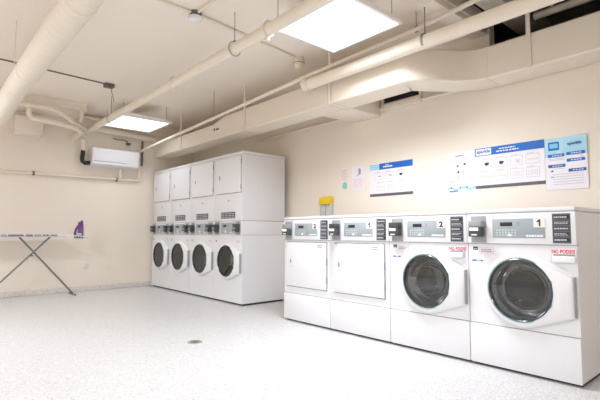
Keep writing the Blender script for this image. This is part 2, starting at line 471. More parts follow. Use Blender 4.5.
def card(t, W, D, u0, u1, z0, z1, rows=5, horiz=False, yoff=.012):
    o = lambda u: u-W/2; y = -D/2-yoff
    b = MB(); b.m('card'); b.box(o(u0), o(u1), y-.0012, y+.001, z0, z1)
    y -= .0012; w, h = u1-u0, z1-z0
    b.m('ink_lg')
    if horiz:
        for c in range(4):
            ua = u0+w*(.04+.24*c); ub = ua+w*.2
            for r in range(3): bars(b, ua, ub, z0+h*(.1+.28*r), z0+h*(.3+.28*r), y, 1, o, .6)
    else:
        for r in range(rows):
            za = z1-h*(.04+.19*r)-h*.15; zb = za+h*.13
            b.m('black'); b.box(o(u0+w*.06), o(u1-w*.06), y-.0004, y+.0003, za, zb); b.m('ink_lg')
            bars(b, u0+w*.1, u0+w*.9, za+h*.015, zb-h*.015, y-.0004, 2 if r % 2 else 1, o, .55)
    return b.build('instruction_card', None, t)

def stickers(t, W, D, kind):
    o = lambda u: u-W/2; y = -D/2
    if kind == 'washer':
        b = MB(); b.m('paper'); b.box(o(.080), o(.182), y-.0008, y+.001, .756, .803)
        b.m('ink_p'); 
        for q in ((.080, .182, .756, .758), (.080, .182, .801, .803), (.080, .082, .756, .803), (.180, .182, .756, .803)): b.box(o(q[0]), o(q[1]), y-.0012, y, q[2], q[3])
        b.m('ink_g'); bars(b, .092, .172, .766, .794, y-.0008, 2, o); b.build('notice_sticker', None, t)
        b = MB(); b.m('ink_db'); b.box(o(.028), o(.058), y-.0008, y+.001, .706, .716); b.m('ink_lb'); b.box(o(.060), o(.085), y-.0008, y+.001, .707, .715); b.m('ink_k'); b.box(o(.087), o(.104), y-.0008, y+.001, .707, .715); b.build('blue_sticker', None, t)
        b = MB(); b.m('ink_k'); b.box(o(.036), o(.070), y-.0008, y+.001, .783, .806); b.m('ink_lg'); b.box(o(.042), o(.063), y-.0013, y, .789, .795); b.build('pictogram_sticker', None, t)

def body(t, W, D, H, zseam, zcon, ztop, hole=None):
    o = lambda u: u-W/2; g = .0025; y = -D/2
    x0, x1 = -W/2+g, W/2-g
    b = MB(); b.m('white')
    z0 = .024
    shell(b, x0, x1, y, D/2, z0, ztop-.002)
    if hole:
        panel_hole(b, x0, x1, zseam+.003, zcon-.002, o(hole[0]), hole[1], hole[2], y)
        b.face([(x0, y, z0), (x1, y, z0), (x1, y, zseam+.003), (x0, y, zseam+.003)]); b.face([(x0, y, zcon-.002), (x1, y, zcon-.002), (x1, y, ztop-.002), (x0, y, ztop-.002)])
    else:
        b.face([(x0, y, z0), (x1, y, z0), (x1, y, ztop-.002), (x0, y, ztop-.002)])
    c = b.build('cabinet', None, t)
    b = MB(); b.box(-W/2+.012, W/2-.012, y+.03, D/2-.03, 0, .026); lab(b.build('base_plinth', 'black', t), 'black recessed base')
    b = MB(); b.box(x0, x1, y-.010, y+.002, z0-.006, zseam-.002, .004); b.build('lower_panel', 'white', t)
    b = MB(); b.m('line'); b.box(x0, x1, y-.001, y+.001, zseam-.003, zseam+.003); b.build('panel_gap_shade', None, c)  # grey strip paints the shade of the lower seam
    for zz in (zcon, ztop-.0005):
        b = MB(); b.m('line'); b.box(x0-.0006, x1+.0006, y-.0095, y+.04, zz-.002, zz+.002); b.build('panel_gap_shade', None, c)  # grey strips paint the shade of the console seams
    return c

DROW = .69
def row_machine(kind, X, Yl, W, label, num, style, pods=None):
    H = 1.061; D = DROW
    cat = 'washing machine' if kind == 'washer' else 'clothes dryer'
    t = mach('washing_machine' if kind == 'washer' else 'clothes_dryer', label, cat, X, Yl, W, D, 'front loading washers in the front row' if kind == 'washer' else 'dryers in the front row')
    o = lambda u: u-W/2; y = -D/2; g = .0025; x0, x1 = -W/2+g, W/2-g
    cu, cz = .357, .538
    body(t, W, D, H, .284, .828, 1.034, (cu, cz, .195) if kind == 'washer' else None)
    b = MB(); b.box(x0-.0012, x1+.0012, y-.012, y+.06, .830, 1.031, .004); b.build('control_panel', 'white', t)
    b = MB(); b.box(x0-.0012, x1+.0012, y-.012, D/2, 1.0345, H, .008, 3); b.build('top_panel', 'white', t)
    reader(t, W, D, .036, .132, .876, .985, style, (.032, .140, .834, 1.018))
    display(t, W, D, .183, .513, .869, .994, num)
    card(t, W, D, .555, .656, .838, 1.020)
    if kind == 'washer':
        porthole_door(t, W, D, cu, cz)
        stickers(t, W, D, 'washer')
        u0, u1 = pods[1]
        b = MB(); b.m('white2'); b.box(o(u0), o(u1), y-.006, y+.002, .722, .802, .003)
        b.box(o(u0+.012), o(u1-.004), y-.024, y-.004, .722, .762, .006, 3)
        b.m('line'); b.box(o(u0+.012), o(u1-.008), y-.0075, y-.005, .762, .773)  # grey strip paints the shade above the drawer handle
        b.m('ink_lg'); b.box(o(u0), o(u0+.0015), y-.0068, y-.005, .724, .80); b.box(o(u1-.0015), o(u1), y-.0068, y-.005, .724, .80)  # thin side strips paint the shaded drawer gap
        s = b.build('soap_drawer', None, t)
        b = MB(); b.m('ink_r'); b.text(pods[0], o(u0+.004), o(u0+.004+.127), .776, .8015, y-.006, .045)
        if pods[2]:
            b.m('ink_g'); bars(b, u0+.02, u0+.118, .766, .777, y-.006, 1, o, .8)
        lab(b.build('red_lettering', None, s), 'red capital lettering about pods')
    else:
        b = MB(); b.box(o(.048), o(.628), y-.016, y+.002, .357, .802, .007, 3); d = b.build('door', 'white2', t)
        b = MB(); b.m('line'); b.box(o(.040), o(.636), y-.0012, y+.001, .349, .810); b.build('door_gap_shade', None, t)  # grey sheet behind the door paints the shade of its gap
        b = MB(); b.m('plate'); b.lathe([(.016, 0), (.016, -.003), (.010, -.004), (.008, -.002), (.002, -.002)], (0, 0, 0), 'y', 20)
        for v in b.bm.verts: v.co = Vector((v.co.x*.62+o(.118), v.co.y+y-.0158, v.co.z*1.5+.612))
        b.build('door_pull', None, d)
        b = MB(); b.m('ink_lg'); bars(b, .10, .15, .553, .563, y-.016, 1, o); b.m('paper'); b.box(o(.500), o(.600), y-.0168, y-.015, .738, .792); b.m('ink_g'); bars(b, .510, .590, .752, .786, y-.0168, 2, o, .5); b.build('notice_sticker', None, d)
        for zc in (.62, .45):
            h = MB(); h.tube([(o(.633), y-.008, zc-.03), (o(.633), y-.008, zc+.03)], .004, 8); h.build('hinge', 'seal', d)
    return t

XR, YR, WR = 2.9659, .8742, .683
row_machine('washer', XR, YR+WR, WR, 'front loading washer numbered 1 at the near right end of the front row', ('1', True), 'silver', ('NO PODS!!!', (.540, .679), False))
row_machine('washer', XR, YR+2*WR, WR, 'front loading washer numbered 2 between washer 1 and the dryers', ('2', False), 'dark', ('NO PODS!', (.535, .655), True))
row_machine('dryer', XR, YR+3*WR, WR, 'white dryer with square door next to washer 2, display sticker reading 1', ('1', False), 'dark')
row_machine('dryer', XR, YR+4*WR, WR, 'white dryer with square door at the far left end of the front row', ('2', False), 'silver')

# ---- stacked towers
def tower(X, Yl, W, label):
    D, H = .678, 1.931
    t = mach('stacked_washer_dryer', label, 'stacked washer dryer', X, Yl, W, D, 'stacked washer dryers')
    o = lambda u: u-W/2; y = -D/2; g = .002; x0, x1 = -W/2+g, W/2-g
    cu, cz = .360, .538
    b = MB(); b.m('white')
    shell(b, x0, x1, y, D/2, .024, .868)
    panel_hole(b, x0, x1, .10, .868, o(cu), cz, .195, y)
    b.face([(x0, y, .024), (x1, y, .024), (x1, y, .10), (x0, y, .10)])
    b.build('washer_cabinet', None, t)
    b = MB(); b.box(-W/2+.012, W/2-.012, y+.03, D/2-.03, 0, .026); lab(b.build('base_plinth', 'black', t), 'black recessed base')
    b = MB(); b.box(x0, x1, y-.004, D/2, .872, 1.048, .004); b.build('control_panel', 'white', t)
    b = MB(); b.box(x0, x1, y, D/2, 1.053, 1.896, .004); b.build('dryer_cabinet', 'white', t)
    b = MB(); b.box(x0, x1, y-.004, D/2, 1.899, H, .006); b.build('top_panel', 'white', t)
    for za, zb in ((1.044, 1.056), (.864, .876), (1.892, 1.902)):
        b = MB(); b.box(x0+.006, x1-.006, y+.006, D/2-.006, za, zb); b.build('seam_shade', 'line', t)  # grey filler paints the shade in the cabinet seams
    # dryer door
    b = MB(); b.box(o(.050), o(.640), y-.016, y+.002, 1.412, 1.874, .006, 3); d = b.build('dryer_door', 'white2', t)
    b = MB(); b.m('line'); b.box(o(.044), o(.646), y-.001, y+.001, 1.404, 1.879); b.build('door_gap_shade', None, t)  # grey sheet paints the shade around the dryer door
    b = MB(); b.m('plate'); b.lathe([(.016, 0), (.016, -.003), (.010, -.004), (.008, -.002), (.002, -.002)], (0, 0, 0), 'y', 20)
    for v in b.bm.verts: v.co = Vector((v.co.x*.6+o(.15), v.co.y+y-.0158, v.co.z*1.8+1.625))
    b.build('door_pull', None, d)
    for zc in (1.80, 1.48):
        h = MB(); h.tube([(o(.644), y-.008, zc-.03), (o(.644), y-.008, zc+.03)], .004, 8); h.build('hinge', 'seal', d)
    b = MB(); b.lathe([(.013, .001), (.013, -.003), (.008, -.005), (.003, -.004)], (o(.352), y, 1.313), 'y', 20); b.build('lock', 'plate', t)
    card(t, W, D, .172, .508, 1.083, 1.166, horiz=True, yoff=0)
    display(t, W, D, .200, .512, .888, 1.028, None)
    for u0 in (.045, .545): reader(t, W, D, u0, u0+.095,   .905, 1.010, 'plain', (u0-.004, u0+.10, .876, 1.040))
    porthole_door(t, W, D, cu, cz)
    b = MB(); b.m('ink_g'); b.box(o(.04), o(.075), y-.0008, y+.001, .776, .803); b.build('pictogram_sticker', None, t)
    b = MB(); b.m('ink_p'); bars(b, .535, .63, .785, .800, y, 1, o, .8); b.m('ink_lg'); bars(b, .535, .63, .768, .780, y, 1, o, .6); b.build('red_lettering', None, t)
    return t
XS, YS, WS = 3.0764, 4.5639, .6785
tl = ['stacked washer dryer with exposed white side, rightmost of the four towers', 'stacked washer dryer second from the right of the four towers', 'stacked washer dryer third from the right of the four towers', 'stacked washer dryer against the back wall, leftmost of the four towers']
t0 = tower(XS, YS+WS, WS, tl[0])
for k in range(1, 4):
    c = dup(t0); c.location.y += k*WS; c['label'] = tl[k]

# ------------------------------------------------------------------ rectangular duct along the right wall
def rect_duct():
    t = thing('rectangular_duct', 'cream rectangular air duct running above the machines along the right wall', 'air duct', (3.3, 3.0, 2.188))
    bz = 2.188; W, Hh = .282, .280
    path = []
    ys = [7.329, 6.9, 6.2, 5.6]
    path = [(3.083, y, .0) for y in ys]+[(3.083, 5.35, .0), (3.083, 5.05, 0), (3.083, 4.6, 0), (3.083, 3.0, 0), (3.083, 2.45, 0), (3.083, 2.27, 0)]
    for i in range(1, 15):
        s = i/14; e = s*s*s*(s*(s*6-15)+10); path.append((3.083+.473*e, 2.27-.66*s, 0))
    path += [(3.556, 1.2, 0), (3.556, 0, 0), (3.556, -1.58, 0)]
    b = MB(); b.m('duct'); rings = []
    for i, (x, y, _) in enumerate(path):
        if i == 0: tx, ty = 0, -1
        elif i == len(path)-1: tx, ty = 0, -1
        else:
            tx, ty = path[i+1][0]-path[i-1][0], path[i+1][1]-path[i-1][1]; l = math.hypot(tx, ty); tx /= l; ty /= l
        nx, ny = -ty, tx                      # to the +X side when heading -Y
        top = bz+Hh-(.06 if y > 5.3 else 0)
        ch = .012
        def q(k, z): return b.bm.verts.new((x+nx*W*k-3.3, y+ny*W*k-3.0, z-2.188))
        a = ch/W
        rings.append([q(a, bz), q(1-a, bz), q(1, bz+ch), q(1, top-ch), q(1-a, top), q(a, top), q(0, top-ch), q(0, bz+ch)])
    for A, B in zip(rings, rings[1:]):
        for j in range(8): b.bm.faces.new((A[j], A[(j+1) % 8], B[(j+1) % 8], B[j]))
    b.bm.faces.new(rings[0]); b.bm.faces.new(rings[-1])
    b.build('duct_body', None, t, 40)
    # seams (raised flanges)
    def flange(x, y, th=.012, e=.004, h=Hh):
        f = MB(); x0, x1, z0, z1 = x-e, x+W+e, bz-e, bz+h+e
        for q in ((x0, x, z0, z1), (x+W, x1, z0, z1), (x, x+W, z0, bz), (x, x+W, bz+h, z1)):
            f.box(q[0]-3.3, q[1]-3.3, y-th/2-3.0, y+th/2-3.0, q[2]-2.188, q[3]-2.188)
        f.build('seam_flange', 'duct', t)
    for x, y, h in ((3.083, 3.0, Hh), (3.083, 3.08, Hh), (3.556, 1.66, Hh), (3.083, 4.55, Hh), (3.556, -.2, Hh)): flange(x, y, h=h)
    # hanger straps up to the ceiling
    for x, y, zt in ((3.083, 4.55, ZC), (3.556, 1.32, 3.25), (3.083, 6.3, ZC), (3.083, 3.04, ZC)):
        f = MB(); f.box(x-.010-3.3, x-.004-3.3, y-.016-3.0, y+.016-3.0, -.004, zt-2.188)
        f.build('hanger_strap', 'duct', t)
    # branch to the wall
    f = MB(); f.box(3.365-3.3, XW-3.3-.001, 3.00-3.0, 3.42-3.0, .0, .26, .008); f.build('branch_duct', 'duct', t)
    f = MB(); f.m('black'); f.box(-.172, -.166, 2.52, 2.60, .14, .155); f.box(-.224, -.216, 2.18, 2.24, .12, .14); f.box(-.224, -.216, 2.28, 2.30, .12, .155); f.build('test_ports', None, t)
    return t
rect_duct()
b = MB(); v = thing('wall_vent', 'wide dark wall vent in a white frame behind the rectangular duct', 'vent', (XW, 2.72, 2.25), -PI/2)
b.m('white2'); b.box(-.25, .25, -.03, -.001, .045, .062, .002); b.box(-.25, .25, -.03, -.001, .13, .15, .002); b.box(-.25, -.225, -.03, -.001, .062, .13, .002); b.box(.225, .25, -.03, -.001, .062, .13, .002)
b.box(-.25, .25, -.05, -.001, -.02, .0445, .003); b.build('vent_frame', 'pipe', v)
b = MB(); b.m('black'); b.box(-.225, .225, -.012, -.002, .062, .13)
for k in range(4): b.box(-.225, .225, -.024, -.010, .07+.016*k, .073+.016*k)
b.build('louver', None, v)

# ------------------------------------------------------------------ round spiral duct at the left
t = thing('round_duct', 'thick cream round spiral duct crossing the ceiling at left', 'air duct', (.708, 4.0, 2.33))
path = [(.0, -3.2-.0-4.0+4.0, 0)]

dv = Vector((-.42, 0, -1)).normalized()
pts = [(0, -7.3, 0), (0, -3, 0), (0, 1.05, 0)]+[tuple(Vector((0, 1.05+.30*math.sin(a), 0))+dv*(.30-.30*math.cos(a))) for a in (math.radians(q) for q in (15, 30, 45, 60, 75))]
e = pts[-1]; pts.append(tuple(Vector(e)+dv*.10+Vector((0, .03, 0))))
b = MB(); b.tube(pts, .101, 28); b.build('duct_body', 'duct', t)
b = MB()
for k in range(53):
    yc = -4.2+k*.10; b.lathe([(.1, yc-.004), (.1025, yc-.002), (.1025, yc+.002), (.1, yc+.004)], (0, 0, 0), 'y', 28, True)
sr = b.build('spiral_rib', 'duct', t)
for yc in (-1.15, .45):
    b = MB(); b.lathe([(.1, yc-.03), (.106, yc-.028), (.106, yc+.028), (.1, yc+.03)], (0, 0, 0), 'y', 28, True)
    b.tube([(-.107, yc, 0), (-.107, yc, ZC-2.33)], .004, 6); b.build('hanger_strap', 'pipe', t)
# wall box under the soffit
b = MB(); b.box(1.01, 1.345, 7.1, YB-.001, 2.285, 2.53, .004); tag(b.build('wall_box', 'wall'), 'cream box on back wall below the small pipes beside the round duct', 'utility box')

# ------------------------------------------------------------------ pipes
t = thing('ceiling_pipe', 'cream pipe on hangers running diagonally under both light panels', 'pipe', (1.957, 4.0, 2.44))
b = MB(); b.tube([(0, 3.329, .02), (0, 0, 0), (0, -7.3, -.0)], .046, 20); b.build('pipe', 'pipe', t)
b = MB(); b.lathe([(.046, 3.25), (.075, 3.26), (.075, 3.3285), (.046, 3.3285)], (0, 0, .0195), 'y', 24, True); b.build('wall_collar', 'pipe', t)
for yc in (-1.4, .22): 
    b = MB(); b.lathe([(.046, yc-.022), (.056, yc-.02), (.056, yc+.02), (.046, yc+.022)], (0, 0, 0), 'y', 24, True)
    b.box(-.012, .012, yc-.02, yc+.02, -.082, -.05, .002); b.box(-.012, .012, yc-.02, yc+.02, .05, .078, .002); b.build('pipe_coupling', 'pipe', t)
for yc in (-.95, 2.1, -4.4):
    b = MB(); pts = arc((0, yc, 0), .058, 0, 360, 24)
    b.tube([(p[0]*1., p[1], p[2]*1.05) for p in pts[:-1]]+[pts[0]], .004, 6, False)
    b.tube([(0, yc, .06), (0, yc, ZC-2.44)], .004, 6); b.lathe([(.009, .055), (.009, .075)], (0, yc, 0), 'z', 8); b.build('hanger', 'wire', t)
# second pipe, under the rectangular duct's edge
t = thing('sprinkler_pipe', 'cream pipe running beside the upper edge of the rectangular duct', 'pipe', (2.98, 2.0, 2.42))
b = MB(); b.tube([(0, 1.28, 0), (0, -5.3, -.03)], .056, 20); b.build('pipe', 'pipe', t)
b = MB(); b.lathe([(.03, 1.31), (.064, 1.305), (.064, 1.24), (.0562, 1.235)], (0, 0, 0), 'y', 24); b.build('end_cap', 'pipe', t)
b = MB(); yc = -.12
b.lathe([(.056, yc-.012), (.061, yc-.01), (.061, yc+.01), (.056, yc+.012)], (0, 0, 0), 'y', 24, True); b.tube([(0, yc, .06), (0, yc, ZC-2.42)], .005, 6); b.build('hanger', 'wire', t)
# conduit with its drop on the back wall
t = thing('conduit', 'thin cream conduit from front ceiling down the back wall and along it to left', 'conduit', (2.83, 7.2, 1.75))
O = Vector((2.83, 7.2, 1.75)); rel = lambda L: [Vector(p)-O for p in L]
b = MB(); b.tube(rel([(3.19, -1.2, 2.88-.17), (3.16, 1.35, 2.70), (3.097, 2.037, 2.605), (2.95, 3.345, 2.49), (2.84, 7.0, 2.285), (2.822, 7.24, 2.26), (2.815, 7.285, 2.235), (2.815, 7.29, 2.19)]), .020, 10); b.build('sloping_run', 'pipe', t)
b = MB(); b.tube(rel([(2.815, 7.29, 2.2), (2.815, 7.29, 1.80), (2.805, 7.29, 1.772), (2.78, 7.29, 1.765), (1.3, 7.29, 1.752), (XL+.001, 7.29, 1.73)]), .019, 10); b.build('wall_run', 'pipe', t)
for x in (1.285, 2.46):
    b = MB(); b.lathe([(.0185, x-.012-O.x), (.024, x-.01-O.x), (.024, x+.01-O.x), (.0185, x+.012-O.x)], (0, .09, 1.752+.009*(x-1.3)-1.75), 'x', 12, True); b.box(x-.01-O.x, x+.01-O.x, .1, .13, -.02, .04); b.build('pipe_clip', 'gpipe', t)
b = MB(); b.tube(rel([(3.097, 2.034, 2.62), (3.097, 2.034, ZC)]), .004, 6); b.box(3.09-O.x, 3.104-O.x, 2.02-O.y, 2.048-O.y, 2.58-1.75, 2.635-1.75); b.build('hanger', 'wire', t)
b = MB(); b.tube(rel([(2.90, 5.0, 2.42), (2.90, 5.0, ZC)]), .004, 6); b.build('hanger', 'wire', t)
# wall conduit under vent
b = MB(); b.tube([(3.825, 5.35, 2.278), (3.825, 2.0, 2.25), (3.825, 1.0, 2.243)], .016, 10)
tag(b.build('wall_conduit', 'pipe'), 'thin cream conduit along right wall beneath the dark wall vent', 'conduit')
# back corner pipes
b = MB(); b.tube([(.5, 6.6, 2.57), (1.03, 6.6, 2.575), (1.30, 6.6, 2.577), (1.40, 6.6, 2.56), (1.46, 6.6, 2.535), (1.56, 6.6, 2.468), (1.62, 6.62, 2.435), (1.72, 6.68, 2.41), (1.86, 6.9, 2.42), (1.87, 7.32, 2.43)], .033, 14)
tag(b.build('drain_pipe', 'pipe'), 'upper cream pipe bending down below soffit in the back left corner', 'pipe')
b = MB(); b.tube([(1.085, 6.63, 2.644), (1.085, 6.63, 2.47), (1.095, 6.63, 2.435), (1.12, 6.63, 2.415), (1.16, 6.63, 2.408), (1.45, 6.63, 2.39), (1.66, 6.63, 2.358), (1.76, 6.75, 2.34), (1.79, 7.32, 2.34)], .034, 14)
tag(b.build('drain_pipe', 'pipe'), 'lower cream pipe with a vertical elbow above the wall box in back left corner', 'pipe')
b = MB(); b.tube([(1.74, 6.70, 2.644), (1.74, 6.69, 2.52), (1.72, 6.68, 2.45)], .028, 12); tag(b.build('pipe_stub', 'pipe'), 'short cream pipe dropping from soffit onto the bending upper pipe', 'pipe')
b = MB(); b.tube([(1.84, 7.27, 2.70), (2.9, 7.27, 2.675)], .022, 10); tag(b.build('wall_pipe', 'pipe'), 'slim cream pipe at the top of back wall behind the hanging light', 'pipe')
b = MB(); b.tube([(2.06, 7.26, 2.545), (3.07, 7.26, 2.49)], .05, 16); tag(b.build('wall_pipe', 'pipe'), 'thick cream pipe along back wall between the light panel and air conditioner', 'pipe')
b = MB(); b.tube([(2.86, 7.28, 2.44), (2.86, 7.28, 2.02)], .018, 10); tag(b.build('wall_pipe', 'gpipe'), 'dark grey vertical pipe at right end of the air conditioner', 'pipe')
b = MB(); b.m('gpipe'); b.tube([(2.38, 7.29, 2.43), (2.45, 7.28, 2.41), (2.55, 7.28, 2.42), (2.62, 7.29, 2.40)], .008, 8); b.box(2.60, 2.66, 7.27, 7.329, 2.35, 2.38); tag(b.build('wall_clip', None), 'small dark clip and cable on the wall just above air conditioner', 'cable')

# ------------------------------------------------------------------ air conditioner
t = thing('air_conditioner', 'white split air conditioner high on the back wall', 'air conditioner', (2.39, YB, 1.94))
b = MB(); w = .362
prof = [(-.001, .0), (-.001, .29), (-.17, .29), (-.205, .27), (-.21, .25), (-.21, .075), (-.195, .02), (-.15, 0)]
A = [b.bm.verts.new((-w, p[0], p[1])) for p in prof]; B = [b.bm.verts.new((w, p[0], p[1])) for p in prof]
fs = [b.bm.faces.new(A), b.bm.faces.new(B)]+[b.bm.faces.new((A[i], B[i], B[(i+1) % 8], A[(i+1) % 8])) for i in range(8)]
bmesh.ops.bevel(b.bm, geom=list(fs[0].edges)+list(fs[1].edges), offset=.008, segments=2, affect='EDGES')
b.build('housing', 'acw', t)
b = MB(); b.m('gpipe'); b.box(-w+.02, .16, -.2125, -.205, .064, .069); b.build('flap_gap', None, t)
b = MB(); b.box(-w+.022, .158, -.2125, -.19, .022, .062, .004); b.build('louver_flap', 'acw', t)
b = MB(); b.tube([(.118, -.06, .0), (.122, -.06, -.155)], .02, 12); b.build('drain_hose', 'white2', t)
t = thing('refrigerant_line', 'white sleeve and black foam line curling into left end of the air conditioner', 'pipe', (1.925, 7.24, 2.16))
b = MB(); b.tube([(0, 0, .16), (0, 0, -.02)], .028, 12); b.build('white_sleeve', 'pipe', t)
b = MB(); b.tube([(0, 0, 0), (-.005, 0, -.06), (-.012, 0, -.12), (-.005, 0, -.165), (.03, 0, -.19), (.10, 0, -.175)], .032, 12); lab(b.build('foam_insulation', 'ins', t), 'black foam insulation')

# ------------------------------------------------------------------ detectors and ceiling conduit
t = thing('smoke_detector', 'white smoke detector on a dark ceiling box at top centre', 'smoke detector', (1.708, 3.27, ZC))
b = MB(); b.lathe([(.05, 0), (.05, -.04), (.044, -.046)], (0, 0, 0), 'z', 20); lab(b.build('junction_box', 'gpipe', t), 'dark round ceiling box')
b = MB(); b.lathe([(.056, -.042), (.060, -.048), (.057, -.070), (.042, -.080), (.02, -.083)], (0, 0, 0), 'z', 24); b.build('sensor_dome', 'white2', t)
t = thing('smoke_detector', 'cream smoke detector beside the start of the pipe along the rectangular duct', 'smoke detector', (3.0, 3.42, ZC))
b = MB(); b.lathe([(.05, 0), (.05, -.05)], (0, 0, 0), 'z', 20); lab(b.build('junction_box', 'pipe', t), 'cream round ceiling box')
b = MB(); b.lathe([(.057, -.048), (.060, -.056), (.057, -.078), (.046, -.082), (.046, -.125), (.02, -.13)], (0, 0, 0), 'z', 24); b.build('sensor_dome', 'pipe', t)
b = MB(); b.lathe([(.0575, -.06), (.0612, -.062), (.0612, -.066), (.0575, -.068)], (0, 0, 0), 'z', 24, True); b.build('vent_ring', 'gpipe', t)
b = MB(); b.tube([(-1.8, 3.20, ZC-.014), (1.66, 3.265, ZC-.014)], .013, 8); b.tube([(1.756, 3.27, ZC-.014), (2.94, 3.41, ZC-.014)], .013, 8); b.tube([(1.71, 3.22, ZC-.014), (1.71, -3.2, ZC-.014)], .013, 8)
tag(b.build('ceiling_conduit', 'pipe'), 'thin conduit across ceiling joining the two smoke detectors', 'conduit')
t = thing('ceiling_conduit', 'dark thin conduit across the ceiling at left ending in a grey box', 'conduit', (1.765, 5.62, ZC))
b = MB(); b.tube([(-3.6, -.25, -.009), (-.05, 0, -.009)], .008, 8); b.build('conduit_run', 'brown', t)
b = MB(); b.box(-.055, .055, -.05, .05, -.045, -.0005, .006); b.build('junction_box', 'gpipe', t)
b = MB(); b.tube([(.04, .03, -.04), (.05, .04, -.09), (.075, .05, -.16), (.08, .05, -.2)], .005, 6); b.build('drop_wire', 'wire', t)

# ------------------------------------------------------------------ wall posters (local: x to the right seen from the room, y into the wall)
def poster(name, label, cat, Yleft, z0, w, h, mt='paper', group='printed sheets on the right wall'):
    t = thing(name, label, cat, (XW, Yleft, z0), -PI/2, group)
    b = MB(); b.box(0, w, -.003, 0, 0, h); b.build('sheet', mt, t)
    return t
idn = lambda u: u
def rect(b, x0, x1, z0, z1, k=1): b.box(x0, x1, -.0030-.0006*k, -.0028, z0, z1); return b
def outline(b, x0, x1, z0, z1, th, k=1):
    rect(b, x0, x1, z0, z0+th, k); rect(b, x0, x1, z1-th, z1, k); rect(b, x0, x0+th, z0+th, z1-th, k); rect(b, x1-th, x1, z0+th, z1-th, k)
def pic(t, x0, x1, z0, z1, style):
    b = MB(); b.m('ink_lg'); outline(b, x0, x1, z0, z1, .003)
    cx, cz, w, h = (x0+x1)/2, (z0+z1)/2, x1-x0, z1-z0
    if style == 'basket':
        b.m('ink_k'); b.prism([(cx-w*.2, cz+h*.05), (cx-w*.08, cz+h*.14), (cx+w*.22, cz+h*.1), (cx+w*.2, cz-h*.04), (cx+w*.1, cz-h*.2), (cx-w*.1, cz-h*.2)], -.0037, -.0028)
    elif style == 'dash': b.m('ink_k'); b.prism([(cx-w*.28, cz+h*.12), (cx-w*.05, cz+h*.05), (cx+w*.22, cz+h*.02), (cx+w*.25, cz-h*.08), (cx, cz-h*.04)], -.0037, -.0028)
    elif style == 'coins':
        b.m('ink_y')
        for i in range(4): b.lathe([(w*.08, -.0037), (w*.08, -.0028)], (x0+w*(.2+.2*i), 0, cz-h*.05), 'y', 10)
    elif style == 'machine':
        b.m('ink_lg'); outline(b, cx-w*.05, cx+w*.3, cz-h*.3, cz+h*.1, .004); b.lathe([(w*.09, -.0037), (w*.09, -.0028)], (cx+w*.12, 0, cz-h*.1), 'y', 14)
    else:
        b.m('ink_lg')
        for i in range(3): outline(b, x0+w*(.12+.27*i), x0+w*(.3+.27*i), cz-h*.25, cz+h*.2, .003)
    b.m('ink_lg'); bars(b, x0+w*.1, x0+w*.7, z1+.002, z1+.010, -.003, 1, idn, .7)
    b.build('instruction_picture', None, t)
# poster over the dryers
w, h = .570, .362
t = poster('instruction_poster', 'blue headed instruction poster with six pictures above the dryers', 'poster', 3.171, 1.300, w, h)
b = MB(); rect(b, .135, w, h-.068, h-.001); hd = b.build('header_band', 'ink_b', t)
b = MB(); b.m('ink_w'); bars(b, .19, .33, h-.05, h-.03, -.0036, 1, idn, .8); bars(b, .22, .27, h-.026, h-.016, -.0036, 1, idn, .8); b.build('header_lettering', None, hd)
b = MB(); b.m('ink_lb'); 
for k in range(3): rect(b, .005, .130, h-.062+.021*k, h-.048+.021*k)
b.build('logo_stripes', None, t)
for i in range(3): pic(t, .075+.145*i, .185+.145*i, .185, .262, ['dash', 'dash', 'basket'][i]); pic(t, .10+.145*i, .205+.145*i, .062, .150, ['coins', 'lines', 'lines'][i])
b = MB(); rect(b, 0, w, 0, .030); b.build('footer_strip', 'card', t)
# large poster over washers
w, h = .590, .368
t = poster('instruction_poster', 'largest blue headed instruction poster with eight pictures above the washers', 'poster', 1.930, 1.300, w, h)
b = MB(); rect(b, 0, w, h-.072, h-.001); hd = b.build('header_band', 'ink_b', t)
b = MB(); b.m('ink_w'); bars(b, .22, .36, h-.032, h-.020, -.0036, 1, idn, .8); bars(b, .195, .39, h-.054, h-.041, -.0036, 1, idn, .8); b.build('header_lettering', None, hd)
b = MB(); b.m('paper'); rect(b, .008, .150, h-.066, h-.008, 2); b.m('ink_b'); b.text('sparkle', .018, .140, h-.056, h-.018, -.0043, .03); lg = b.build('logo_badge', None, t)
st = [['basket', 'basket', 'machine', 'coins'], ['coins', 'coins', 'lines', 'lines']]
for r in range(2):
    for i in range(4): pic(t, .052+.130*i, .158+.130*i, .178-.112*r, .262-.112*r, st[r][i])
b = MB(); rect(b, 0, w, 0, .027); b.build('footer_strip', 'card', t)
# narrow sheet left of the large poster
w, h = .280, .398
t = poster('notice_sheet', 'white notice with blue wavy bottom edge just left of the largest poster', 'notice', 2.214, 1.268, w, h)
b = MB(); b.m('ink_k'); bars(b, .09, .19, h-.045, h-.034, -.003, 1, idn, .7); b.build('heading', None, t); b = MB(); b.m('ink_lg'); bars(b, .04, .24, h-.088, h-.056, -.003, 3, idn, .4); b.build('intro_lettering', None, t); b = MB(); b.m('ink_lg'); bars(b, .05, .25, .12, .225, -.003, 5, idn, .25); b.build('body_lettering', None, t)
for x, z, c in ((.11, .262, 'ink_db'), (.18, .275, 'ink_k'), (.115, .205, 'ink_k'), (.165, .205, 'ink_p'), (.115, .155, 'ink_lg'), (.05, .115, 'ink_p')):
    b = MB(); b.m(c); b.lathe([(.011, -.0037), (.011, -.0028)], (x, 0, z), 'y', 12); b.build('pictogram', None, t)
b = MB(); b.m('ink_lb')
wv = [(x*w/24, .055+.012*math.sin(x*.55)) for x in range(25)]
for (xa, za), (xb, zb) in zip(wv, wv[1:]): b.prism([(xa, za), (xb, zb), (xb, zb-.014), (xa, za-.014)], -.0036, -.0028)
b.m('ink_b'); bars(b, .02, .11, .016, .034, -.003, 1, idn, .8); b.m('ink_db')
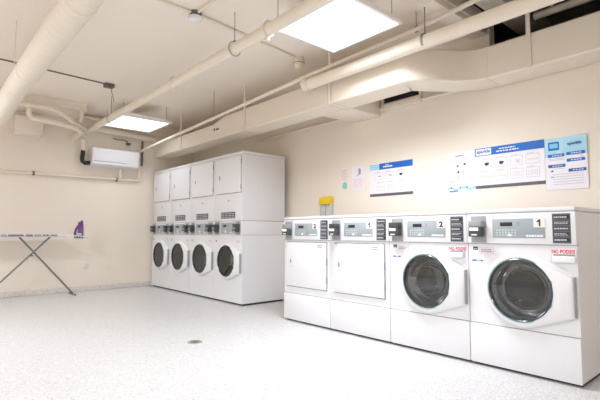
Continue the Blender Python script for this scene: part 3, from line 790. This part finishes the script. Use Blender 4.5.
for x in (.04, .13, .2): b.lathe([(.008, -.0039), (.008, -.0028)], (x, 0, .058), 'y', 10)
b.build('wave_graphic', None, t)
# brochure at the right, slightly curled
w, h = .300, .415
t = thing('notice_sheet', 'pale blue topped leaflet with blue bars at right of largest poster', 'notice', (XW, 1.336, 1.245), -PI/2, 'printed sheets on the right wall')
b = MB(); n = 12
def cur(u, z): return -.004-.014*max(0, u/w-.55)**2*4*(.5+.5*z/h)
def strip(b, x0, x1, z0, z1, off=0.):
    N = 8
    for i in range(N):
        a, c = x0+(x1-x0)*i/N, x0+(x1-x0)*(i+1)/N
        q = [(a, z0), (c, z0), (c, z1), (a, z1)]
        f0 = [b.bm.verts.new((u, cur(u, z)-off, z)) for u, z in q]; f1 = [b.bm.verts.new((u, cur(u, z)-off+.0012, z)) for u, z in q]
        for fc in (f0, f1[::-1], (f0[0], f1[0], f1[1], f0[1]), (f0[3], f0[2], f1[2], f1[3])):
            b.bm.faces.new(fc).material_index = b.cur
b.m('paper'); strip(b, 0, w, 0, h*.64); b.m('sheetblue') if 'sheetblue' in M else None
b.build('sheet', None, t)
M['cyan'] = mat('pale cyan print', (.40, .68, .80), .5, var=.15, vscale=6)
b = MB(); b.m('cyan'); strip(b, 0, w, h*.64, h); b.build('cyan_header', None, t)
for x0, x1, z0, mm in ((.02, .14, .262, 'ink_b'), (.155, .285, .268, 'ink_b'), (.155, .285, .215, 'ink_b'), (.02, .145, .178, 'ink_b'), (.165, .29, .135, 'ink_db')):
    b = MB(); b.m(mm); strip(b, x0, x1, z0, z0+.024, .001); b.m('ink_w')
    for q in range(4): strip(b, x0+.03+.02*q, x0+.044+.02*q, z0+.009, z0+.015, .0016)
    b.build('blue_bar', None, t)
b = MB(); b.m('ink_b'); strip(b, .025, .105, .318, .385, .001); b.m('ink_lb'); strip(b, .035, .095, .335, .372, .0016); b.build('picture_graphic', None, t)
b = MB(); b.m('ink_db'); b.text('sparkle', .165, .265, .340, .370, -.011, .03); b.build('logo_lettering', None, t)
for z in (.247, .236, .20, .19, .165, .12, .10, .08, .06, .04):
    b = MB(); b.m('ink_lg'); strip(b, .05 if z < .17 else .02, .27 if z < .13 else .14, z, z+.004, .001); b.build('text_line', None, t)
for q, c in (((.04, .055, .145, .157), 'ink_k'), ((.035, .06, .095, .108), 'ink_gr'), ((.255, .272, .246, .256), 'ink_p')):
    b = MB(); b.m(c); strip(b, *q, .001); b.build('bullet_mark', None, t)
# two small sheets left of the dryer poster
w, h = .130, .268
t = poster('paper_notice', 'small paper of red lines with a green circle, leftmost on the right wall', 'notice', 3.620, 1.402, w, h, 'paper_c')
b = MB(); b.m('ink_p'); bars(b, .015, .12, .12, .25, -.003, 7, idn, .45); b.build('lettering', None, t)
b = MB(); b.m('ink_gr'); b.lathe([(.042, -.0037), (.042, -.0028)], (.068, 0, .055), 'y', 24); b.box(.06, .075, -.0037, -.0028, .095, .11); b.build('green_emblem', None, t)
w, h = .205, .275
t = poster('paper_notice', 'small pale flyer with dark figure at top, between red paper and dryer poster', 'notice', 3.440, 1.397, w, h, 'paper')
b = MB(); b.m('ink_p'); bars(b, .02, .19, .02, .135, -.003, 6, idn, .3); b.build('lettering', None, t)
b = MB(); b.m('ink_g'); b.prism([(.09, .17), (.105, .20), (.10, .235), (.125, .25), (.14, .22), (.135, .19), (.15, .165), (.125, .185), (.11, .165)], -.0037, -.0028); b.prism([(.07, .15), (.085, .165), (.075, .175)], -.0037, -.0028); b.build('dark_figure', None, t)

# ------------------------------------------------------------------ yellow topped holder on the wall
t = thing('wall_holder', 'yellow box on a cloudy grey holder on wall behind the dryers', 'wall holder', (XW, 3.84, .90), -PI/2)
b = MB(); b.box(-.095, -.005, -.05, -.001, 0, .36, .006); b.box(.005, .095, -.05, -.001, 0, .36, .006); b.build('grey_sleeve', 'acryl', t)
b = MB(); b.prism([(-.085, .345), (.09, .345), (.098, .40), (.09, .44), (-.06, .44), (-.092, .40)], -.075, -.001, .006); b.build('yellow_box', 'yellow', t)

# ------------------------------------------------------------------ wall outlet
t = thing('wall_outlet', 'small pale electrical outlet low on back wall right of the ironing board', 'outlet', (2.045, YB, .40))
b = MB(); b.box(-.04, .04, -.008, -.0005, -.06, .06, .003); b.build('cover_plate', 'outlet', t)
b = MB(); b.m('paper_c')
b.box(-.022, .022, -.011, -.007, .008, .04, .002); b.box(-.022, .022, -.011, -.007, -.04, -.008, .002)
b.m('gpipe')
for zc in (.024, -.024):
    for xx in (-.009, .007): b.box(xx, xx+.003, -.0115, -.0105, zc-.005, zc+.007)
b.build('socket', None, t)

# ------------------------------------------------------------------ floor drain
t = thing('floor_drain', 'small round brown metal drain set in the terrazzo floor', 'floor drain', (1.80, 3.352, 0))
b = MB(); b.lathe([(.062, .0), (.062, .003), (.056, .004), (.05, .003), (.004, .003)], (0, 0, 0), 'z', 28); b.build('strainer_plate', 'drain', t)
b = MB()
for k in range(5): b.box(-.035+.004*abs(k-2), .035-.004*abs(k-2), -.03+.015*k-.003, -.03+.015*k+.003, .003, .0036)
b.build('strainer_slot', 'black', t)

# ------------------------------------------------------------------ ironing board
BY, BZ = 7.03, .866
t = thing('ironing_board', 'ironing board with lilac patterned cover on grey crossed legs by back wall', 'ironing board', (1.25, BY, 0))
b = MB(); out = []
hw = .165
for a in range(0, 181, 15): pass
pts = [(.36, hw), (.36, -hw), (-.55, -hw)]+[(-.55-.42*math.sin(math.radians(a)), -hw*math.cos(math.radians(a))) for a in range(12, 180, 12)]+[(-.55, hw)]
def slab(b, pts, z0, z1, bev):
    A = [b.bm.verts.new((x, y, z0)) for x, y in pts]; B = [b.bm.verts.new((x, y, z1)) for x, y in pts]
    f0 = b.bm.faces.new(A); f1 = b.bm.faces.new(B[::-1]); n = len(pts)
    for i in range(n): b.bm.faces.new((A[i], B[i], B[(i+1) % n], A[(i+1) % n]))
    bmesh.ops.bevel(b.bm, geom=list(f1.edges)+list(f0.edges), offset=bev, segments=2, affect='EDGES')
slab(b, pts, BZ-.018, BZ+.008, .006); b.build('padded_cover', 'cover', t)
b = MB(); slab(b, [(x*.97, y*.9) for x, y in pts], BZ-.03, BZ-.0185, .003); b.build('board_frame', 'frame', t)
# iron rest
b = MB(); b.m('frame')
b.tube([(.34, -.12, BZ-.01), (.52, -.12, BZ-.01), (.62, -.11, BZ-.02), (.69, -.09, BZ-.03), (.71, -.05, BZ-.04), (.71, .05, BZ-.04), (.69, .09, BZ-.03), (.62, .11, BZ-.02), (.52, .12, BZ-.01), (.34, .12, BZ-.01)], .006, 8)
for k in range(5): x = .50+.035*k; b.tube([(x, -.115, BZ-.012), (x, -.10, BZ-.055), (x, .10, BZ-.055), (x, .115, BZ-.012)], .004, 6)
b.build('iron_rest', None, t)
def leg(xt, xb, y, yb):
    b = MB(); b.tube([(xt, y, BZ-.03), (xt+(xb-xt)*.06, y, BZ-.075), (xb, y, .022)], .012, 10); b.build('leg', 'leg', t)
    f = MB(); f.tube([(xb, y-.15, .0125), (xb, y+.15, .0125)], .009, 10); fo = f.build('foot_bar', 'leg', t)
    for s in (-1, 1):
        g = MB(); g.tube([(xb, y+s*.14, .0125), (xb, y+s*.16, .0125)], .0125, 10); g.build('rubber_foot', 'leg', fo)
leg(1.105-1.25, 1.80-1.25, .015, 0); leg(1.475-1.25, .70-1.25, -.015, 0)
b = MB(); b.lathe([(.011, -.04), (.011, .04)], (.013, 0, .58), 'y', 10); b.build('pivot_bolt', 'leg', t)

# iron, standing on its heel in the rest
t = thing('clothes_iron', 'purple steam iron standing on its heel at the end of the ironing board', 'iron', (1.86, BY, BZ-.051))
def teardrop(w, L, n=10):
    r = []
    for i in range(n+1):
        z = L*i/n; r.append((w*(1-(i/n)**2.2)**.8 if i < n else .004, z))
    return r
def iron_slice(prof, x0, x1, k0, k1, name, mt, parent):
    b = MB(); A = []; B = []
    pr = [(-y, z) for y, z in prof]+[(y, z) for y, z in reversed(prof)]
    A = [b.bm.verts.new((x0, y*k0, z)) for y, z in pr]; B = [b.bm.verts.new((x1, y*k1, z if k1 >= .95 else .02+z*(.35+.6*k1))) for y, z in pr]
    b.bm.faces.new(A); b.bm.faces.new(B[::-1]); n = len(pr)
    for i in range(n): b.bm.faces.new((A[i], B[i], B[(i+1) % n], A[(i+1) % n]))
    return b.build(name, mt, parent, 50)
td = teardrop(.056, .262)
iron_slice(td, .040, .052, 1, 1, 'soleplate', 'steel', t)
iron_slice(td, .012, .0395, .80, .97, 'body_shell', 'purple', t)
iron_slice([(y*.8, z*.92) for y, z in td], -.022, .0125, .7, 1, 'water_tank', 'purple', t)
b = MB(); b.tube([(-.01, 0, .015), (-.052, 0, .03), (-.062, 0, .07), (-.05, 0, .13), (-.02, 0, .185), (.01, 0, .21)], .017, 12); b.build('handle', 'purple', t)
b = MB(); b.m('dark'); b.box(-.062, .046, -.05, .05, -.0, .042, .012, 3); b.build('heel_rest', None, t)
b = MB(); b.m('lilac'); b.box(-.045, .030, -.046, .046, .043, .075, .012, 3); b.build('pale_band', None, t)
b = MB(); b.m('dark'); b.lathe([(.012, .0), (.017, .01), (.017, .03), (.01, .04)], (.028, 0, .225), 'z', 14); b.build('spray_nozzle', None, t)

# ------------------------------------------------------------------ camera, world, view
cd = bpy.data.cameras.new('camera'); cam = bpy.data.objects.new('camera', cd); COL.objects.link(cam)
F, yaw, pitch, roll, hc = 439.1348, .7229, .0737, .0007, .9037
fw = Vector((math.sin(yaw)*math.cos(pitch), math.cos(yaw)*math.cos(pitch), math.sin(pitch)))
rt = Vector((math.cos(yaw), -math.sin(yaw), 0)); up = rt.cross(fw)
c, s_ = math.cos(roll), math.sin(roll)
r2 = rt*c+up*s_; u2 = up*c-rt*s_
cam.matrix_world = Matrix(((r2.x, u2.x, -fw.x, 0), (r2.y, u2.y, -fw.y, 0), (r2.z, u2.z, -fw.z, hc), (0, 0, 0, 1)))
cd.sensor_width = 36; cd.lens = F/600*36; cd.clip_start = .02
SC.camera = cam
wd = bpy.data.worlds.new('world'); SC.world = wd; wd.use_nodes = True
wd.node_tree.nodes['Background'].inputs[0].default_value = (1, .97, .93, 1); wd.node_tree.nodes['Background'].inputs[1].default_value = .0
SC.view_settings.view_transform = 'Standard'; SC.view_settings.look = 'None'; SC.view_settings.gamma = 1
SC.view_settings.use_curve_mapping = False
SC.view_settings.exposure = 0.93
SC.cycles.max_bounces = 14; SC.cycles.diffuse_bounces = 8; SC.cycles.glossy_bounces = 6; SC.cycles.transparent_max_bounces = 12
